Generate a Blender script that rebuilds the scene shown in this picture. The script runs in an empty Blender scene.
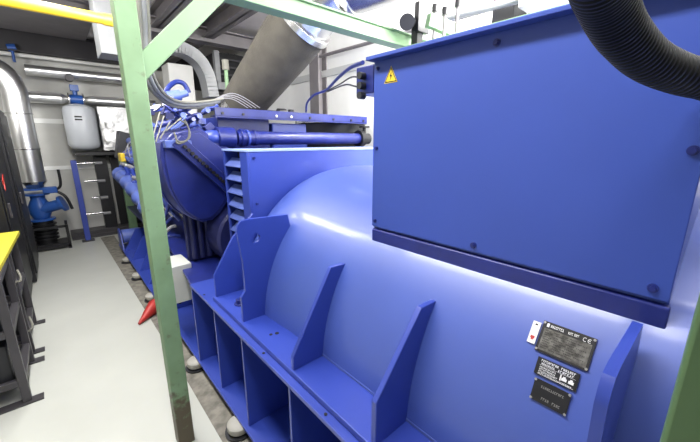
import bpy, bmesh, math, random
from mathutils import Vector, Matrix
random.seed(7)
S = bpy.context.scene
C = S.collection
PI = math.pi

# ------------------------------------------------------------------ camera
H, FPX = 1.75, 331.0
pitch = math.atan(80 / FPX)
psi = math.atan(302 / (FPX / math.cos(pitch)))
Fv = Vector((math.sin(psi) * math.cos(pitch), math.cos(psi) * math.cos(pitch), -math.sin(pitch)))
Rv = Vector((math.cos(psi), -math.sin(psi), 0))
Uv = Rv.cross(Fv)
cam = bpy.data.cameras.new('camera')
cam.sensor_width = 36
cam.lens = 36 * FPX / 700
cam.clip_start = 0.02
co = bpy.data.objects.new('camera', cam)
C.objects.link(co)
m = Matrix((Rv, Uv, -Fv)).transposed().to_4x4()
m.translation = Vector((0, 0, H))
co.matrix_world = m
S.camera = co

# ------------------------------------------------------------------ world, lights, exposure
S.view_settings.view_transform = 'Standard'
S.view_settings.look = 'None'
S.view_settings.gamma = 1
S.view_settings.use_curve_mapping = False
S.view_settings.exposure = 0.42
w = bpy.data.worlds.new('world')
S.world = w
w.use_nodes = True
w.node_tree.nodes['Background'].inputs[0].default_value = (0.97, 0.97, 1, 1)
w.node_tree.nodes['Background'].inputs[1].default_value = 0.22

def area(name, loc, size, power, target=None, col=(1, 0.985, 0.96)):
    l = bpy.data.lights.new(name, 'AREA')
    l.shape = 'RECTANGLE'
    l.size, l.size_y = size
    l.energy = power
    l.color = col
    o = bpy.data.objects.new(name, l)
    C.objects.link(o)
    o.location = loc
    d = (Vector(target) - Vector(loc)) if target else Vector((0, 0, -1))
    o.rotation_euler = d.to_track_quat('-Z', 'Y').to_euler()
    return o
area('aisle_light', (0.1, 2.3, 3.30), (0.3, 5.2), 150)
area('generator_light', (1.9, -.2, 3.30), (0.3, 2.6), 36)
area('wall_fill', (2.85, 1.6, 3.34), (0.2, 3.2), 300, (3.17, 2.8, 1.5))  # added fill that whitens the right wall; no fitting belongs to it
area('ceiling_fill', (1.9, -.5, 2.95), (0.25, 2.2), 110, (1.9, .8, 4))  # added upward fill to brighten the ceiling; no lamp hangs here
area('ceiling_fill', (.5, 2.2, 3.0), (0.25, 1.2), 45, (1.2, 4.6, 3.9))  # second added fill, for the farther part of the ceiling
area('back_wall_fill', (-1.5, 5.6, 3.3), (.3, 2.6), 75, (.4, 8, 1.3))  # added fill outside the view, lifts the dark back wall

# ------------------------------------------------------------------ pixel helpers (photo frame) -> world points on real planes
def ray(u, v): return Fv + (u - 350) / FPX * Rv + (221 - v) / FPX * Uv
def PX(u, v, x):
    d = ray(u, v); t = x / d.x
    return Vector((0, 0, H)) + t * d
def PY(u, v, y):
    d = ray(u, v); t = y / d.y
    return Vector((0, 0, H)) + t * d
def PZ(u, v, z):
    d = ray(u, v); t = (z - H) / d.z
    return Vector((0, 0, H)) + t * d

# ------------------------------------------------------------------ materials
def srgb(r, g, b):
    f = lambda c: (c / 255 / 12.92) if c / 255 <= .04045 else ((c / 255 + .055) / 1.055) ** 2.4
    return (f(r), f(g), f(b), 1)
def mat(name, col, rough=.5, metal=0., var=.0, scale=6., bump=0., bscale=40., col2=None, coat=0., emit=0., spec=.5):
    m = bpy.data.materials.new(name)
    m.use_nodes = True
    nt = m.node_tree
    b = nt.nodes['Principled BSDF']
    b.inputs['Base Color'].default_value = col
    b.inputs['Roughness'].default_value = rough
    b.inputs['Metallic'].default_value = metal
    b.inputs['Coat Weight'].default_value = coat
    b.inputs['Coat Roughness'].default_value = .12
    b.inputs['Specular IOR Level'].default_value = spec
    if emit:
        b.inputs['Emission Color'].default_value = col
        b.inputs['Emission Strength'].default_value = emit
    tc = nt.nodes.new('ShaderNodeTexCoord')
    if var or col2:
        n = nt.nodes.new('ShaderNodeTexNoise')
        n.inputs['Scale'].default_value = scale
        n.inputs['Detail'].default_value = 5
        nt.links.new(tc.outputs['Object'], n.inputs['Vector'])
        r = nt.nodes.new('ShaderNodeValToRGB')
        c2 = col2 or tuple(c * (1 - var) for c in col[:3]) + (1,)
        r.color_ramp.elements[0].position = .35
        r.color_ramp.elements[1].position = .65
        r.color_ramp.elements[0].color = c2
        r.color_ramp.elements[1].color = col
        nt.links.new(n.outputs['Fac'], r.inputs['Fac'])
        nt.links.new(r.outputs['Color'], b.inputs['Base Color'])
    if bump:
        n = nt.nodes.new('ShaderNodeTexNoise')
        n.inputs['Scale'].default_value = bscale
        n.inputs['Detail'].default_value = 3
        nt.links.new(tc.outputs['Object'], n.inputs['Vector'])
        bp = nt.nodes.new('ShaderNodeBump')
        bp.inputs['Strength'].default_value = bump
        bp.inputs['Distance'].default_value = .01
        nt.links.new(n.outputs['Fac'], bp.inputs['Height'])
        nt.links.new(bp.outputs['Normal'], b.inputs['Normal'])
    return m
M = {}
M['blue'] = mat('blue_paint', srgb(43, 65, 160), .42, var=.1, scale=3, coat=.2, spec=.7)
M['blue_drum'] = mat('blue_paint_drum', srgb(66, 88, 168), .44, var=.1, scale=2.5, coat=.25, spec=.7)
M['blue_panel'] = mat('blue_panel_paint', srgb(52, 76, 162), .42, var=.08, scale=2, coat=.1)
M['blue_dark'] = mat('blue_engine_paint', srgb(28, 40, 118), .38, var=.25, scale=8, coat=.2)
M['blue_light'] = mat('pale_blue_paint', srgb(86, 104, 175), .32, var=.15, scale=9)
M['seam'] = mat('pale_blue_edge', srgb(150, 170, 225), .35)  # pale blue tone of the louvre cabinet lid
M['green'] = mat('green_paint', srgb(120, 150, 114), .5, var=.07, scale=5)
M['green_worn'] = mat('green_paint_worn', srgb(120, 150, 114), .55, scale=6, col2=srgb(108, 136, 100))
M['green_shaded'] = mat('green_paint_shaded', srgb(78, 106, 68), .5, var=.1, scale=4)  # gantry green darkened: the near post's shadow is put into the colour
M['steel'] = mat('brushed_steel', (.62, .62, .62, 1), .25, 1., var=.12, scale=10)
M['alu'] = mat('aluminium_cladding', (.86, .86, .86, 1), .32, 1., bump=.2, bscale=14)
M['foil'] = mat('crumpled_foil', (.42, .42, .42, 1), .35, 1., bump=1., bscale=22)
M['insul'] = mat('insulation_cloth', srgb(72, 69, 62), .95, scale=7, col2=srgb(62, 59, 53), bump=.5, bscale=60)
M['black'] = mat('black_paint', srgb(22, 22, 26), .45, var=.2)
M['dark'] = mat('dark_plastic', srgb(34, 35, 40), .5, var=.2)
M['charcoal'] = mat('charcoal_steel', srgb(62, 60, 64), .45, var=.2)
M['void'] = mat('unlit_duct_black', srgb(14, 14, 17), .8)
M['rubber'] = mat('black_rubber', srgb(15, 15, 17), .5)
M['white'] = mat('white_enamel', srgb(226, 226, 222), .4, var=.04)
M['greybox'] = mat('grey_enamel', srgb(196, 198, 192), .45, var=.05)
M['tank'] = mat('grey_tank_paint', srgb(188, 192, 198), .35, var=.06)
M['yellow'] = mat('yellow_paint', srgb(222, 190, 48), .4, var=.05)
M['yellow_top'] = mat('yellow_worktop', srgb(208, 196, 60), .5, var=.06)
M['blue_shaded'] = mat('blue_paint_shaded', srgb(26, 32, 84), .5, var=.2)  # engine blue darkened: shadow on the lower parts is in the colour
M['red'] = mat('red_plastic', srgb(178, 46, 40), .45, var=.2, scale=20)
M['floor'] = mat('epoxy_floor', srgb(188, 190, 183), .3, scale=2.2, col2=srgb(183, 185, 178), spec=.45)
M['strip'] = mat('bare_concrete', srgb(138, 134, 124), .8, scale=14, col2=srgb(100, 97, 90))
M['wall'] = mat('white_wall_panel', srgb(236, 237, 234), .6, var=.03)
M['wallgrey'] = mat('grey_wall_panel', srgb(190, 190, 186), .6, var=.06)
M['wallseam'] = mat('grey_wall_rail', srgb(196, 198, 196), .5)
M['ceil'] = mat('ceiling_panel', srgb(228, 222, 220), .7, var=.08)
M['beam'] = mat('primer_grey_beam', srgb(120, 116, 118), .55, var=.15)
M['beamdark'] = mat('dark_beam', srgb(40, 38, 42), .6, var=.2)
M['conduit'] = mat('grey_conduit', srgb(128, 130, 132), .45, var=.1)
M['wire'] = mat('pale_wire', srgb(118, 117, 108), .5)
M['wirewhite'] = mat('white_wire', srgb(140, 140, 144), .45)
M['bluehose'] = mat('blue_hose', srgb(30, 44, 112), .35)
M['pumpblue'] = mat('pump_blue', srgb(40, 84, 160), .35, var=.15)
M['plate'] = mat('black_nameplate', srgb(34, 34, 36), .35, metal=.2)
M['plategrey'] = mat('engraved_plate', srgb(120, 118, 112), .35, metal=.4, scale=60, col2=srgb(66, 64, 60))
M['ink'] = mat('black_ink', srgb(18, 16, 14), .6)
M['pale'] = mat('white_print', srgb(225, 225, 225), .5)
M['dim'] = mat('etched_print', srgb(128, 126, 122), .5)
M['mount'] = mat('grey_mount_cap', srgb(168, 166, 158), .55, var=.1)
M['lamp'] = mat('lamp_tube', (1, 1, 1, 1), .5, emit=6)

nt = M['green_worn'].node_tree; bs = nt.nodes['Principled BSDF']
src = bs.inputs['Base Color'].links[0].from_socket
tc = nt.nodes.new('ShaderNodeTexCoord'); sx = nt.nodes.new('ShaderNodeSeparateXYZ'); nz = nt.nodes.new('ShaderNodeTexNoise'); nz.inputs['Scale'].default_value = 22; nz.inputs['Detail'].default_value = 6
mr = nt.nodes.new('ShaderNodeMapRange'); mr.inputs['From Min'].default_value = .55; mr.inputs['From Max'].default_value = 0; mr.inputs['To Min'].default_value = 0; mr.inputs['To Max'].default_value = .55
ad = nt.nodes.new('ShaderNodeMath'); ad.operation = 'ADD'; rp = nt.nodes.new('ShaderNodeValToRGB'); rp.color_ramp.elements[0].position = .62; rp.color_ramp.elements[1].position = .85
mx = nt.nodes.new('ShaderNodeMixRGB'); mx.inputs['Color2'].default_value = srgb(84, 76, 58)
for a_, b_ in ((tc.outputs['Object'], sx.inputs[0]), (tc.outputs['Object'], nz.inputs['Vector']), (sx.outputs['Z'], mr.inputs['Value']), (mr.outputs[0], ad.inputs[0]), (nz.outputs['Fac'], ad.inputs[1]), (ad.outputs[0], rp.inputs['Fac']), (rp.outputs['Color'], mx.inputs['Fac']), (src, mx.inputs['Color1']), (mx.outputs['Color'], bs.inputs['Base Color'])): nt.links.new(a_, b_)

# ------------------------------------------------------------------ mesh helpers
def NB(): return bmesh.new()
def box(bm, x0, x1, y0, y1, z0, z1, rot=None, piv=None):
    vs = [bm.verts.new((x, y, z)) for x in (x0, x1) for y in (y0, y1) for z in (z0, z1)]
    for f in ((0, 1, 3, 2), (4, 6, 7, 5), (0, 4, 5, 1), (2, 3, 7, 6), (0, 2, 6, 4), (1, 5, 7, 3)):
        bm.faces.new([vs[i] for i in f])
    if rot is not None: bmesh.ops.rotate(bm, verts=vs, cent=piv or vs[0].co, matrix=rot)
    return vs
def basis(d):
    d = Vector(d).normalized()
    a = Vector((0, 0, 1)) if abs(d.z) < .95 else Vector((1, 0, 0))
    u = d.cross(a).normalized(); return u, d.cross(u).normalized()
def rings(bm, pts, rads, n=20, cap=True, smooth=True, u0=None):
    pts = [Vector(p) for p in pts]
    prev = None; u = u0
    for i, p in enumerate(pts):
        if i == 0: d = pts[1] - p
        elif i == len(pts) - 1: d = p - pts[i - 1]
        else: d = (pts[i + 1] - p).normalized() + (p - pts[i - 1]).normalized()
        if d.length < 1e-9: d = Vector((0, 0, 1))
        d.normalize()
        if u is None: u, _ = basis(d)
        u = (u - d * u.dot(d)).normalized(); v = d.cross(u)
        r = rads[i] if isinstance(rads, (list, tuple)) else rads
        ring = [bm.verts.new(p + u * (r * math.cos(2 * PI * k / n)) + v * (r * math.sin(2 * PI * k / n))) for k in range(n)]
        if prev:
            for k in range(n):
                f = bm.faces.new((prev[k], prev[(k + 1) % n], ring[(k + 1) % n], ring[k])); f.smooth = smooth
        elif cap: bm.faces.new(ring[::-1])
        prev = ring
    if cap: bm.faces.new(prev)
def cyl(bm, a, b, r, n=20, r2=None): rings(bm, [a, b], [r, r if r2 is None else r2], n)
def lathe(bm, a, d, prof, n=40):
    """prof: (distance along d, radius); sharp steps are kept by doubling"""
    a = Vector(a); d = Vector(d).normalized(); u, v = basis(d); prev = None
    for (s, r) in prof:
        ring = [bm.verts.new(a + d * s + u * (r * math.cos(2 * PI * k / n)) + v * (r * math.sin(2 * PI * k / n))) for k in range(n)]
        if prev:
            for k in range(n):
                f = bm.faces.new((prev[k], prev[(k + 1) % n], ring[(k + 1) % n], ring[k])); f.smooth = True
        else: bm.faces.new(ring[::-1])
        prev = ring
    bm.faces.new(prev)
def spl(pts, k=8):
    pts = [Vector(p) for p in pts]; P = [pts[0]] + pts + [pts[-1]]; out = []
    for i in range(1, len(P) - 2):
        for j in range(k):
            t = j / k; a, b, c, d = P[i - 1], P[i], P[i + 1], P[i + 2]
            out.append(.5 * ((2 * b) + (c - a) * t + (2 * a - 5 * b + 4 * c - d) * t * t + (3 * b - a - 3 * c + d) * t ** 3))
    out.append(pts[-1]); return out
def tube(bm, pts, r, n=10, k=8): rings(bm, spl(pts, k), r, n)
def prism(bm, poly, ax, a, b):
    """poly in the plane perpendicular to ax ('x': (y,z), 'y': (x,z), 'z': (x,y)), from a to b"""
    def P(p, t): return {'x': (t, p[0], p[1]), 'y': (p[0], t, p[1]), 'z': (p[0], p[1], t)}[ax]
    A = [bm.verts.new(P(p, a)) for p in poly]; B = [bm.verts.new(P(p, b)) for p in poly]
    n = len(poly)
    bm.faces.new(A); bm.faces.new(B[::-1])
    for i in range(n): bm.faces.new((A[i], B[i], B[(i + 1) % n], A[(i + 1) % n]))
    return A + B
def bar(bm, a, b, w, h, up=(0, 0, 1)):
    """rectangular bar from a to b, width w across, height h along up"""
    a, b = Vector(a), Vector(b); d = (b - a).normalized(); up = Vector(up)
    s = d.cross(up).normalized(); t = s.cross(d).normalized()
    vs = [bm.verts.new(p + s * (i * w / 2) + t * (j * h / 2)) for p in (a, b) for i, j in ((-1, -1), (1, -1), (1, 1), (-1, 1))]
    for f in ((0, 1, 2, 3), (7, 6, 5, 4), (0, 4, 5, 1), (1, 5, 6, 2), (2, 6, 7, 3), (3, 7, 4, 0)): bm.faces.new([vs[i] for i in f])
def obj(name, bm, m, parent=None, bevel=0, label=None, smooth_angle=True):
    bmesh.ops.recalc_face_normals(bm, faces=bm.faces)
    me = bpy.data.meshes.new(name); bm.to_mesh(me); bm.free()
    me.materials.append(M[m] if isinstance(m, str) else m)
    for e in me.edges: pass
    me.set_sharp_from_angle(angle=math.radians(38))
    o = bpy.data.objects.new(name, me); C.objects.link(o)
    if parent:
        o.parent = parent
        rt = parent
        loc = Vector((0, 0, 0))
        while rt: loc += rt.location; rt = rt.parent
        me.transform(Matrix.Translation(-loc))
    if bevel:
        b = o.modifiers.new('bevel', 'BEVEL'); b.width = bevel; b.segments = 2; b.limit_method = 'ANGLE'; b.angle_limit = .7
    if label: o['label'] = label
    return o
def thing(name, label, cat, loc=(0, 0, 0), group=None):
    o = bpy.data.objects.new(name, None); C.objects.link(o); o.location = loc; o.empty_display_size = .1
    o['label'] = label; o['category'] = cat
    if group: o['group'] = group
    return o
def tag(o, label, cat, group=None):
    o['label'] = label; o['category'] = cat
    if group: o['group'] = group
    return o
def struct(name, bm, m, bevel=0, parent=None, label=None):
    o = obj(name, bm, m, parent, bevel)
    if not parent: o['kind'] = 'structure'
    if label: o['label'] = label
    return o
def recenter(o):
    me = o.data; z = min(v.co.z for v in me.vertices); n = len(me.vertices)
    c = Vector((sum(v.co.x for v in me.vertices) / n, sum(v.co.y for v in me.vertices) / n, z))
    me.transform(Matrix.Translation(-c)); o.location = c; return o
def one(name, bm, m, label, cat, group=None, bevel=0): return recenter(tag(obj(name, bm, m, None, bevel), label, cat, group))

# ================================================================== SETTING
b = NB(); box(b, -2.2, 3.4, -1.6, 8.3, -.12, 0); struct('floor', b, 'floor')
b = NB(); prism(b, [(.50, -1.6), (.66, -1.6), (.66, 7.5), (.45, 7.5), (.50, 3.2)], 'z', 0.0005, .004); struct('trim_1', b, 'strip')
b = NB(); box(b, -2.2, 3.4, 8.05, 8.25, 0, 3.5)
struct('wall_back', b, 'wallgrey')
b = NB(); box(b, -2.2, 3.2, 8.035, 8.05, 2.05, 2.13); struct('trim_2', b, 'wall')
b = NB(); box(b, -.9, 1.4, 8.03, 8.05, 1.24, 1.31); struct('trim_3', b, 'wall')
b = NB(); box(b, 3.2, 3.4, -1.6, 8.05, 0, 3.5); struct('wall_right', b, 'wall')
b = NB(); box(b, -2.4, -2.2, .8, 8.25, 0, 3.5); struct('wall_left', b, 'wallgrey')
b = NB(); box(b, -2.4, 3.4, -.2, 8.25, 3.5, 3.6); struct('ceiling', b, 'ceil')
b = NB(); box(b, 3.17, 3.2, -1.6, 8.05, 2.66, 2.75); struct('trim_4', b, 'wallseam')
# wall columns on the right (I sections)
for i, y in enumerate((4.22, 7.3)):
    b = NB(); box(b, 3.04, 3.06, y - .11, y + .11, 0, 3.5); box(b, 3.06, 3.18, y - .01, y + .01, 0, 3.5); box(b, 3.18, 3.2, y - .11, y + .11, 0, 3.5)
    struct('trim_%d' % (5 + i), b, 'beam')
# ceiling beams running along the hall and across it
k = 7
def ibeam(b, a, c, h=.2, w=.14):
    a, c = Vector(a), Vector(c)
    for dz, ww, hh in ((h / 2 - .01, w, .02), (-h / 2 + .01, w, .02), (0, .02, h)):
        bar(b, a + Vector((0, 0, dz)), c + Vector((0, 0, dz)), ww, hh)
for x in (PZ(229, 22, 3.3).x, PZ(168, 14, 3.3).x):
    b = NB(); ibeam(b, (x, 1.4, 3.38), (x, 8.0, 3.38), .22, .17); struct('trim_%d' % k, b, 'beam'); k += 1
for y, mm in ((7.85, 'beamdark'), (5.6, 'beam'),):
    b = NB(); ibeam(b, (-2.2, y, 3.3), (3.2, y, 3.3), .34 if mm == 'beamdark' else .2, .2); struct('trim_%d' % k, b, mm); k += 1
b = NB(); box(b, -2.2, .75, 5.9, 7.7, 3.42, 3.5); struct('trim_%d' % k, b, 'beam'); k += 1

# ================================================================== CEILING LUMINAIRES (real fittings above the aisle and generator)
for (x, y0, lab) in ((.1, .4, 'white strip light above the aisle near the camera'), (.1, 3.0, 'white strip light above the far aisle'), (1.9, -.9, 'white strip light above the blue terminal box')):
    t = thing('strip_light', lab, 'light', (x, y0, 3.36), 'ceiling strip lights')
    b = NB(); box(b, x - .1, x + .1, y0, y0 + 1.5, 3.40, 3.5); obj('housing', b, 'white', t, .005)
    b = NB(); cyl(b, (x, y0 + .04, 3.37), (x, y0 + 1.46, 3.37), .018); obj('tube', b, 'lamp', t)

# ================================================================== BASE FRAME
base = thing('base_frame', 'long blue welded steel base frame carrying the generator set', 'frame', (1.65, 3.0, .08))
Y0 = -1.3
YM = 2.45
b = NB()
box(b, .605, 1.2, Y0, 6.40, .08, .10)
obj('bottom_flange', b, 'blue', base, .003)
b = NB(); box(b, .61, 1.02, Y0, YM, .715, .735); obj('top_flange', b, 'blue', base, .003)
b = NB(); prism(b, [(.62, YM + .005), (.75, 3.65), (.79, 6.3), (1.25, 6.3), (1.25, YM + .005)], 'z', .70, .73); obj('engine_bed_plate', b, 'blue_dark', base, .003)
b = NB(); box(b, 1.0, 1.02, Y0, YM, .10, .715); obj('web_plate', b, 'blue', base)
b = NB(); prism(b, [(.98, YM), (.98, 6.3), (1.0, 6.3), (1.0, YM)], 'z', .10, .70); obj('web_plate', b, 'blue_dark', base)
b = NB(); box(b, 2.25, 2.52, Y0, 6.3, .08, .735); obj('far_rail', b, 'blue', base, .003)
for y in (-.9, -.4, .1, .62, 1.12, 1.62, 2.04):
    b = NB(); box(b, .63, .999, y - .008, y + .008, .10, .715); obj('stiffener', b, 'blue', base, .002)
b = NB(); box(b, .615, .999, YM - .018, YM, .10, .715); obj('end_plate', b, 'blue', base, .002)
for y in (3.45, 4.3, 4.85, 5.4, 5.95):
    b = NB(); prism(b, [(.63, .10), (.98, .10), (.98, .42), (.80, .42)], 'y', y - .01, y + .01); obj('gusset', b, 'blue', base, .002)
b = NB(); cyl(b, (.645, 6.2, .27), (1.6, 6.2, .27), .11, 28); obj('cross_tube', b, 'blue_light', base)
b = NB(); prism(b, [(6.0, .10), (6.39, .10), (6.36, .36), (6.25, .40), (6.1, .36)], 'x', .612, .632); obj('tube_end_plate', b, 'blue', base, .003)
b = NB(); box(b, 1.02, 2.25, -.9, -.6, .2, .6); obj('cross_member', b, 'blue_dark', base)
for y in (1.35, .85, 2.2, -.1):
    b = NB(); cyl(b, (.63, y, .736), (.63, y, .739), .007, 10); obj('bolt_hole', b, 'ink', base)
# vibration mounts
for i, (y, lab) in enumerate(((5.65, 'grey rounded mount under the base frame, farthest from the camera'), (4.85, 'grey rounded mount under the base frame, second from the far end'),
                 (4.05, 'grey rounded mount under the base frame beside the red cone'), (2.52, 'grey rounded mount under the base frame beside the green post foot'),
                 (1.72, 'grey rounded mount under the base frame, nearest to the camera'))):
    t = thing('rubber_mount', lab, 'mount', (.61, y, 0), 'vibration mounts under the base frame')
    b = NB(); lathe(b, (.61, y, 0.004), (0, 0, 1), [(0, .085), (.012, .085), (.012, .06), (.022, .06)], 28); obj('foot', b, 'dark', t)
    b = NB(); lathe(b, (.61, y, .026), (0, 0, 1), [(0, .066), (.01, .072), (.038, .07), (.048, .06), (.053, .03)], 28); obj('cap', b, 'mount', t)

# ================================================================== ALTERNATOR
CX, CZ, CR = 1.65, .72, .84
alt = thing('alternator', 'big bright blue alternator with domed drum housing and terminal box', 'alternator', (CX, .8, .735))
b = NB()
prof = [(0, CR - .03), (.0, CR)]
prof = [(0, .2), (0, CR - .02), (.02, CR), (1.25, CR), (1.25, CR + .0)]
prof += [(2.42, CR), (2.62, CR + .006), (2.78, CR + .018), (2.90, CR + .022)]
for i in range(1, 11):
    a = i / 10 * PI / 2
    prof.append((2.90 + .42 * math.sin(a), CR + .022 - .13 * (1 - math.cos(a))))
lathe(b, (CX, -1.22, CZ), (0, 1, 0), prof, 128)
# cut everything below the base line hidden by foot plate: keep as one drum
drum = obj('drum_housing', b, 'blue_drum', alt)
b = NB(); box(b, .645, .83, -1.2, 2.08, .738, .765); obj('foot_plate', b, 'blue', alt, .003)
b = NB(); bar(b, (.818, -1.2, .772), (.818, 1.64, .772), .016, .012); obj('weld_seam', b, 'blue_light', alt)

def xyring(n=20, r=.022): return [(math.cos(2 * PI * i / n) * r, math.sin(2 * PI * i / n) * r) for i in range(n)]
def surf_x(z, pad=.01): # drum surface x at height z (left side), a little inside
    return CX - math.sqrt(CR * CR - (z - CZ) ** 2) + pad
def lift_plate(y, hole=True):
    t = .02
    inner = [(surf_x(z, .02), z) for z in (.765, .87, .98, 1.10, 1.22, 1.325)]
    poly = [(.66, .765), (.66, .915), (.686, .945), (.684, 1.12), (.664, 1.29), (.672, 1.32), (.690, 1.340), (.735, 1.345)] + [(.972, 1.335)] + inner[:-1][::-1]
    b = NB()
    if not hole:
        prism(b, poly, 'y', y - t / 2, y + t / 2)
    else:
        # plate with a real hole: triangle-fill both faces
        hc = (.765, 1.235); ring = [(hc[0] + p[0] * 1.25, hc[1] + p[1] * 1.25) for p in xyring()]
        faces = []
        for yy in (y - t / 2, y + t / 2):
            O = [b.verts.new((p[0], yy, p[1])) for p in poly]; I = [b.verts.new((p[0], yy, p[1])) for p in ring]
            es = [b.edges.new((O[i], O[(i + 1) % len(O)])) for i in range(len(O))] + [b.edges.new((I[i], I[(i + 1) % len(I)])) for i in range(len(I))]
            bmesh.ops.triangle_fill(b, edges=es, use_beauty=True, use_dissolve=False)
            faces.append((O, I))
        for L in (0, 1):
            A, B2 = faces[0][L], faces[1][L]
            for i in range(len(A)): b.faces.new((A[i], A[(i + 1) % len(A)], B2[(i + 1) % len(A)], B2[i]))
    return b
obj('lifting_plate', lift_plate(1.65), 'blue', alt, label='plate with a round lifting hole')
obj('lifting_plate', lift_plate(.075, False), 'blue', alt)
def gusset(y, top=1.19, t=.022):
    zs = (.765, .87, .98, 1.10, top)
    poly = [(.652, .765), (.652, .935 if y < 1 else .83), (.868, top + .004)] + [(surf_x(z, .02), z) for z in zs[::-1]]
    b = NB(); prism(b, poly, 'y', y - t / 2, y + t / 2); return b
obj('gusset', gusset(1.12), 'blue', alt, .003)
obj('gusset', gusset(.62), 'blue', alt, .003)
b = NB(); prism(b, [(.66, .765), (.66, .915), (.80, 1.14), (.95, 1.28), (.95, .765)], 'y', 2.05, 2.07); obj('gusset', b, 'blue', alt, .002)
# bolt by the lifting plate
b = NB(); cyl(b, (.735, 1.86, .765), (.735, 1.86, .775), .034, 24); cyl(b, (.735, 1.86, .775), (.735, 1.86, .80), .024, 6); obj('hold_down_bolt', b, 'blue_dark', alt, .002)
b = NB(); cyl(b, (.745, 1.42, .7652), (.745, 1.42, .7665), .011, 12); obj('bolt_hole', b, 'ink', alt)
b = NB(); cyl(b, (.715, 1.43, .7652), (.715, 1.43, .7665), .009, 12); obj('bolt_hole', b, 'ink', alt)

# circumferential seam at near end
b = NB(); lathe(b, (CX, -.16, CZ), (0, 1, 0), [(0, CR - .01), (0, CR + .006), (.012, CR + .006), (.012, CR - .01)], 128); obj('flange_ring', b, 'blue', alt)

# louvre cabinet
lc = NB()
LX0, LX1, LY0, LY1, LZ0, LZ1 = .955, 2.35, 2.095, 2.50, .74, 1.68
box(lc, LX0 + .015, LX1, LY0, LY0 + .02, LZ0, LZ1); box(lc, LX1 - .02, LX1, LY0 + .02, LY1 - .02, LZ0, LZ1 - .015)
box(lc, LX0 + .015, LX1, LY1 - .02, LY1, LZ0, LZ1)
cab = obj('louvre_cabinet', lc, 'blue', alt, .002)
b = NB(); box(b, LX0 - .004, LX1, LY0 - .006, LY1 + .006, LZ1, LZ1 + .014); obj('cabinet_lid', b, 'seam', cab, .002)
b = NB(); box(b, LX0, LX0 + .015, LY0, LY0 + .11, LZ0, LZ1); box(b, LX0, LX0 + .015, LY1 - .03, LY1, LZ0, LZ1); obj('louvre_frame', b, 'blue', cab, .002)
b = NB(); box(b, LX0 + .1, LX0 + .11, LY0 + .11, LY1 - .03, LZ0, LZ1 - .01); obj('louvre_backing', b, 'void', cab)
z = LZ1 - .055; s = 0
while z > LZ0 + .05:
    b = NB(); prism(b, [(LX0 - .006, z - .05), (LX0 + .0, z - .056), (LX0 + .06, z + .0), (LX0 + .055, z + .006)], 'y', LY0 + .11, LY1 - .03); obj('louvre_blade', b, 'blue_light', cab); z -= .098
for z in (1.64, 1.33, 1.02):
    b = NB(); cyl(b, (LX0 + .05, LY0, z), (LX0 + .05, LY0 - .008, z), .009, 10); obj('cabinet_screw', b, 'blue_dark', cab)

# terminal box
BX, BY0, BY1, BZ0, BZ1 = 1.05, .035, 1.03, 1.375, 2.07
b = NB(); box(b, BX + .012, 2.25, BY0, BY1, 1.345, BZ1); tb = obj('terminal_box', b, 'blue_panel', alt, .003)
b = NB(); prism(b, [(BX - .002, 1.24), (BX - .002, 1.358), (BX + .012, 1.366), (BX + .012, 1.345), (2.2, 1.345), (2.2, 1.24)], 'y', BY0 - .005, BY1 - .0)
obj('box_collar', b, 'blue_dark', alt, .004)
b = NB(); box(b, BX - .042, 2.28, BY0 - .03, BY1 + .012, BZ1 - .006, BZ1 + .008); obj('lid', b, 'blue_panel', tb, .002)
b = NB(); box(b, BX - .004, BX + .012, BY0, BY1, BZ0, BZ1 - .006); obj('cover_panel', b, 'blue_panel', tb, .002)
for (y, z) in ((1.008, 1.402), (.535, 1.399), (.068, 1.402), (.055, 1.73), (1.008, 1.72), (1.008, 2.035), (.52, 2.035)):
    b = NB(); cyl(b, (BX - .004, y, z), (BX - .008, y, z), .011 if y < .9 else .008, 20); cyl(b, (BX - .008, y, z), (BX - .014, y, z), .007 if y < .9 else .005, 6); obj('bolt', b, 'blue_dark', tb)
# warning triangles
def warn(n, c, e1, e2, s, parent):
    c, e1, e2 = Vector(c), Vector(e1).normalized(), Vector(e2).normalized(); nrm = e1.cross(e2)
    if nrm.dot(Vector((0, 0, H)) - c) < 0: nrm = -nrm
    def flat(name, pts, m, off, par, th=.0006):
        b = NB(); A = [b.verts.new(c + e1 * p[0] * s + e2 * p[1] * s + nrm * off) for p in pts]; B = [b.verts.new(v.co + nrm * th) for v in A]
        b.faces.new(A); b.faces.new(B[::-1])
        for i in range(len(A)): b.faces.new((A[i], B[i], B[(i + 1) % len(A)], A[(i + 1) % len(A)]))
        return obj(name, b, m, par)
    st = flat('warning_sticker', [(-.56, -.4), (.56, -.4), (0, .6)], 'yellow', .0006, parent)
    def tri(k): return [(-.5 * k, -.36 * k), (.5 * k, -.36 * k), (0, .53 * k)]
    # black border: three thin strips
    T, Q = tri(1.0), tri(.86)
    for i in range(3): flat('border', [T[i], T[(i + 1) % 3], Q[(i + 1) % 3], Q[i]], 'ink', .0014, st)
    flat('lightning_bolt', [(.06, .26), (-.09, -.02), (0.0, 0.0), (-.05, -.26), (.11, .06), (.01, .04)], 'ink', .0014, st)
warn('w', PX(391, 76, BX - .004), (0, -1, 0), (0, 0, 1), .062, tb)
def drumpt(u, v, pad=.0):
    d = ray(u, v); r = CR + pad; ox, oz = -CX, H - CZ
    A = d.x ** 2 + d.z ** 2; B = 2 * (ox * d.x + oz * d.z); Cc = ox * ox + oz * oz - r * r
    t = (-B - math.sqrt(B * B - 4 * A * Cc)) / 2 / A
    return Vector((0, 0, H)) + t * d
p = drumpt(311.5, 229.5, .003)
nr = Vector((p.x - CX, 0, p.z - CZ)).normalized()
warn('w2', p, (0, -1, 0), Vector((0, 1, 0)).cross(nr) * (1 if Vector((0, 1, 0)).cross(nr).z > 0 else -1), .05, alt)
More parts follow.
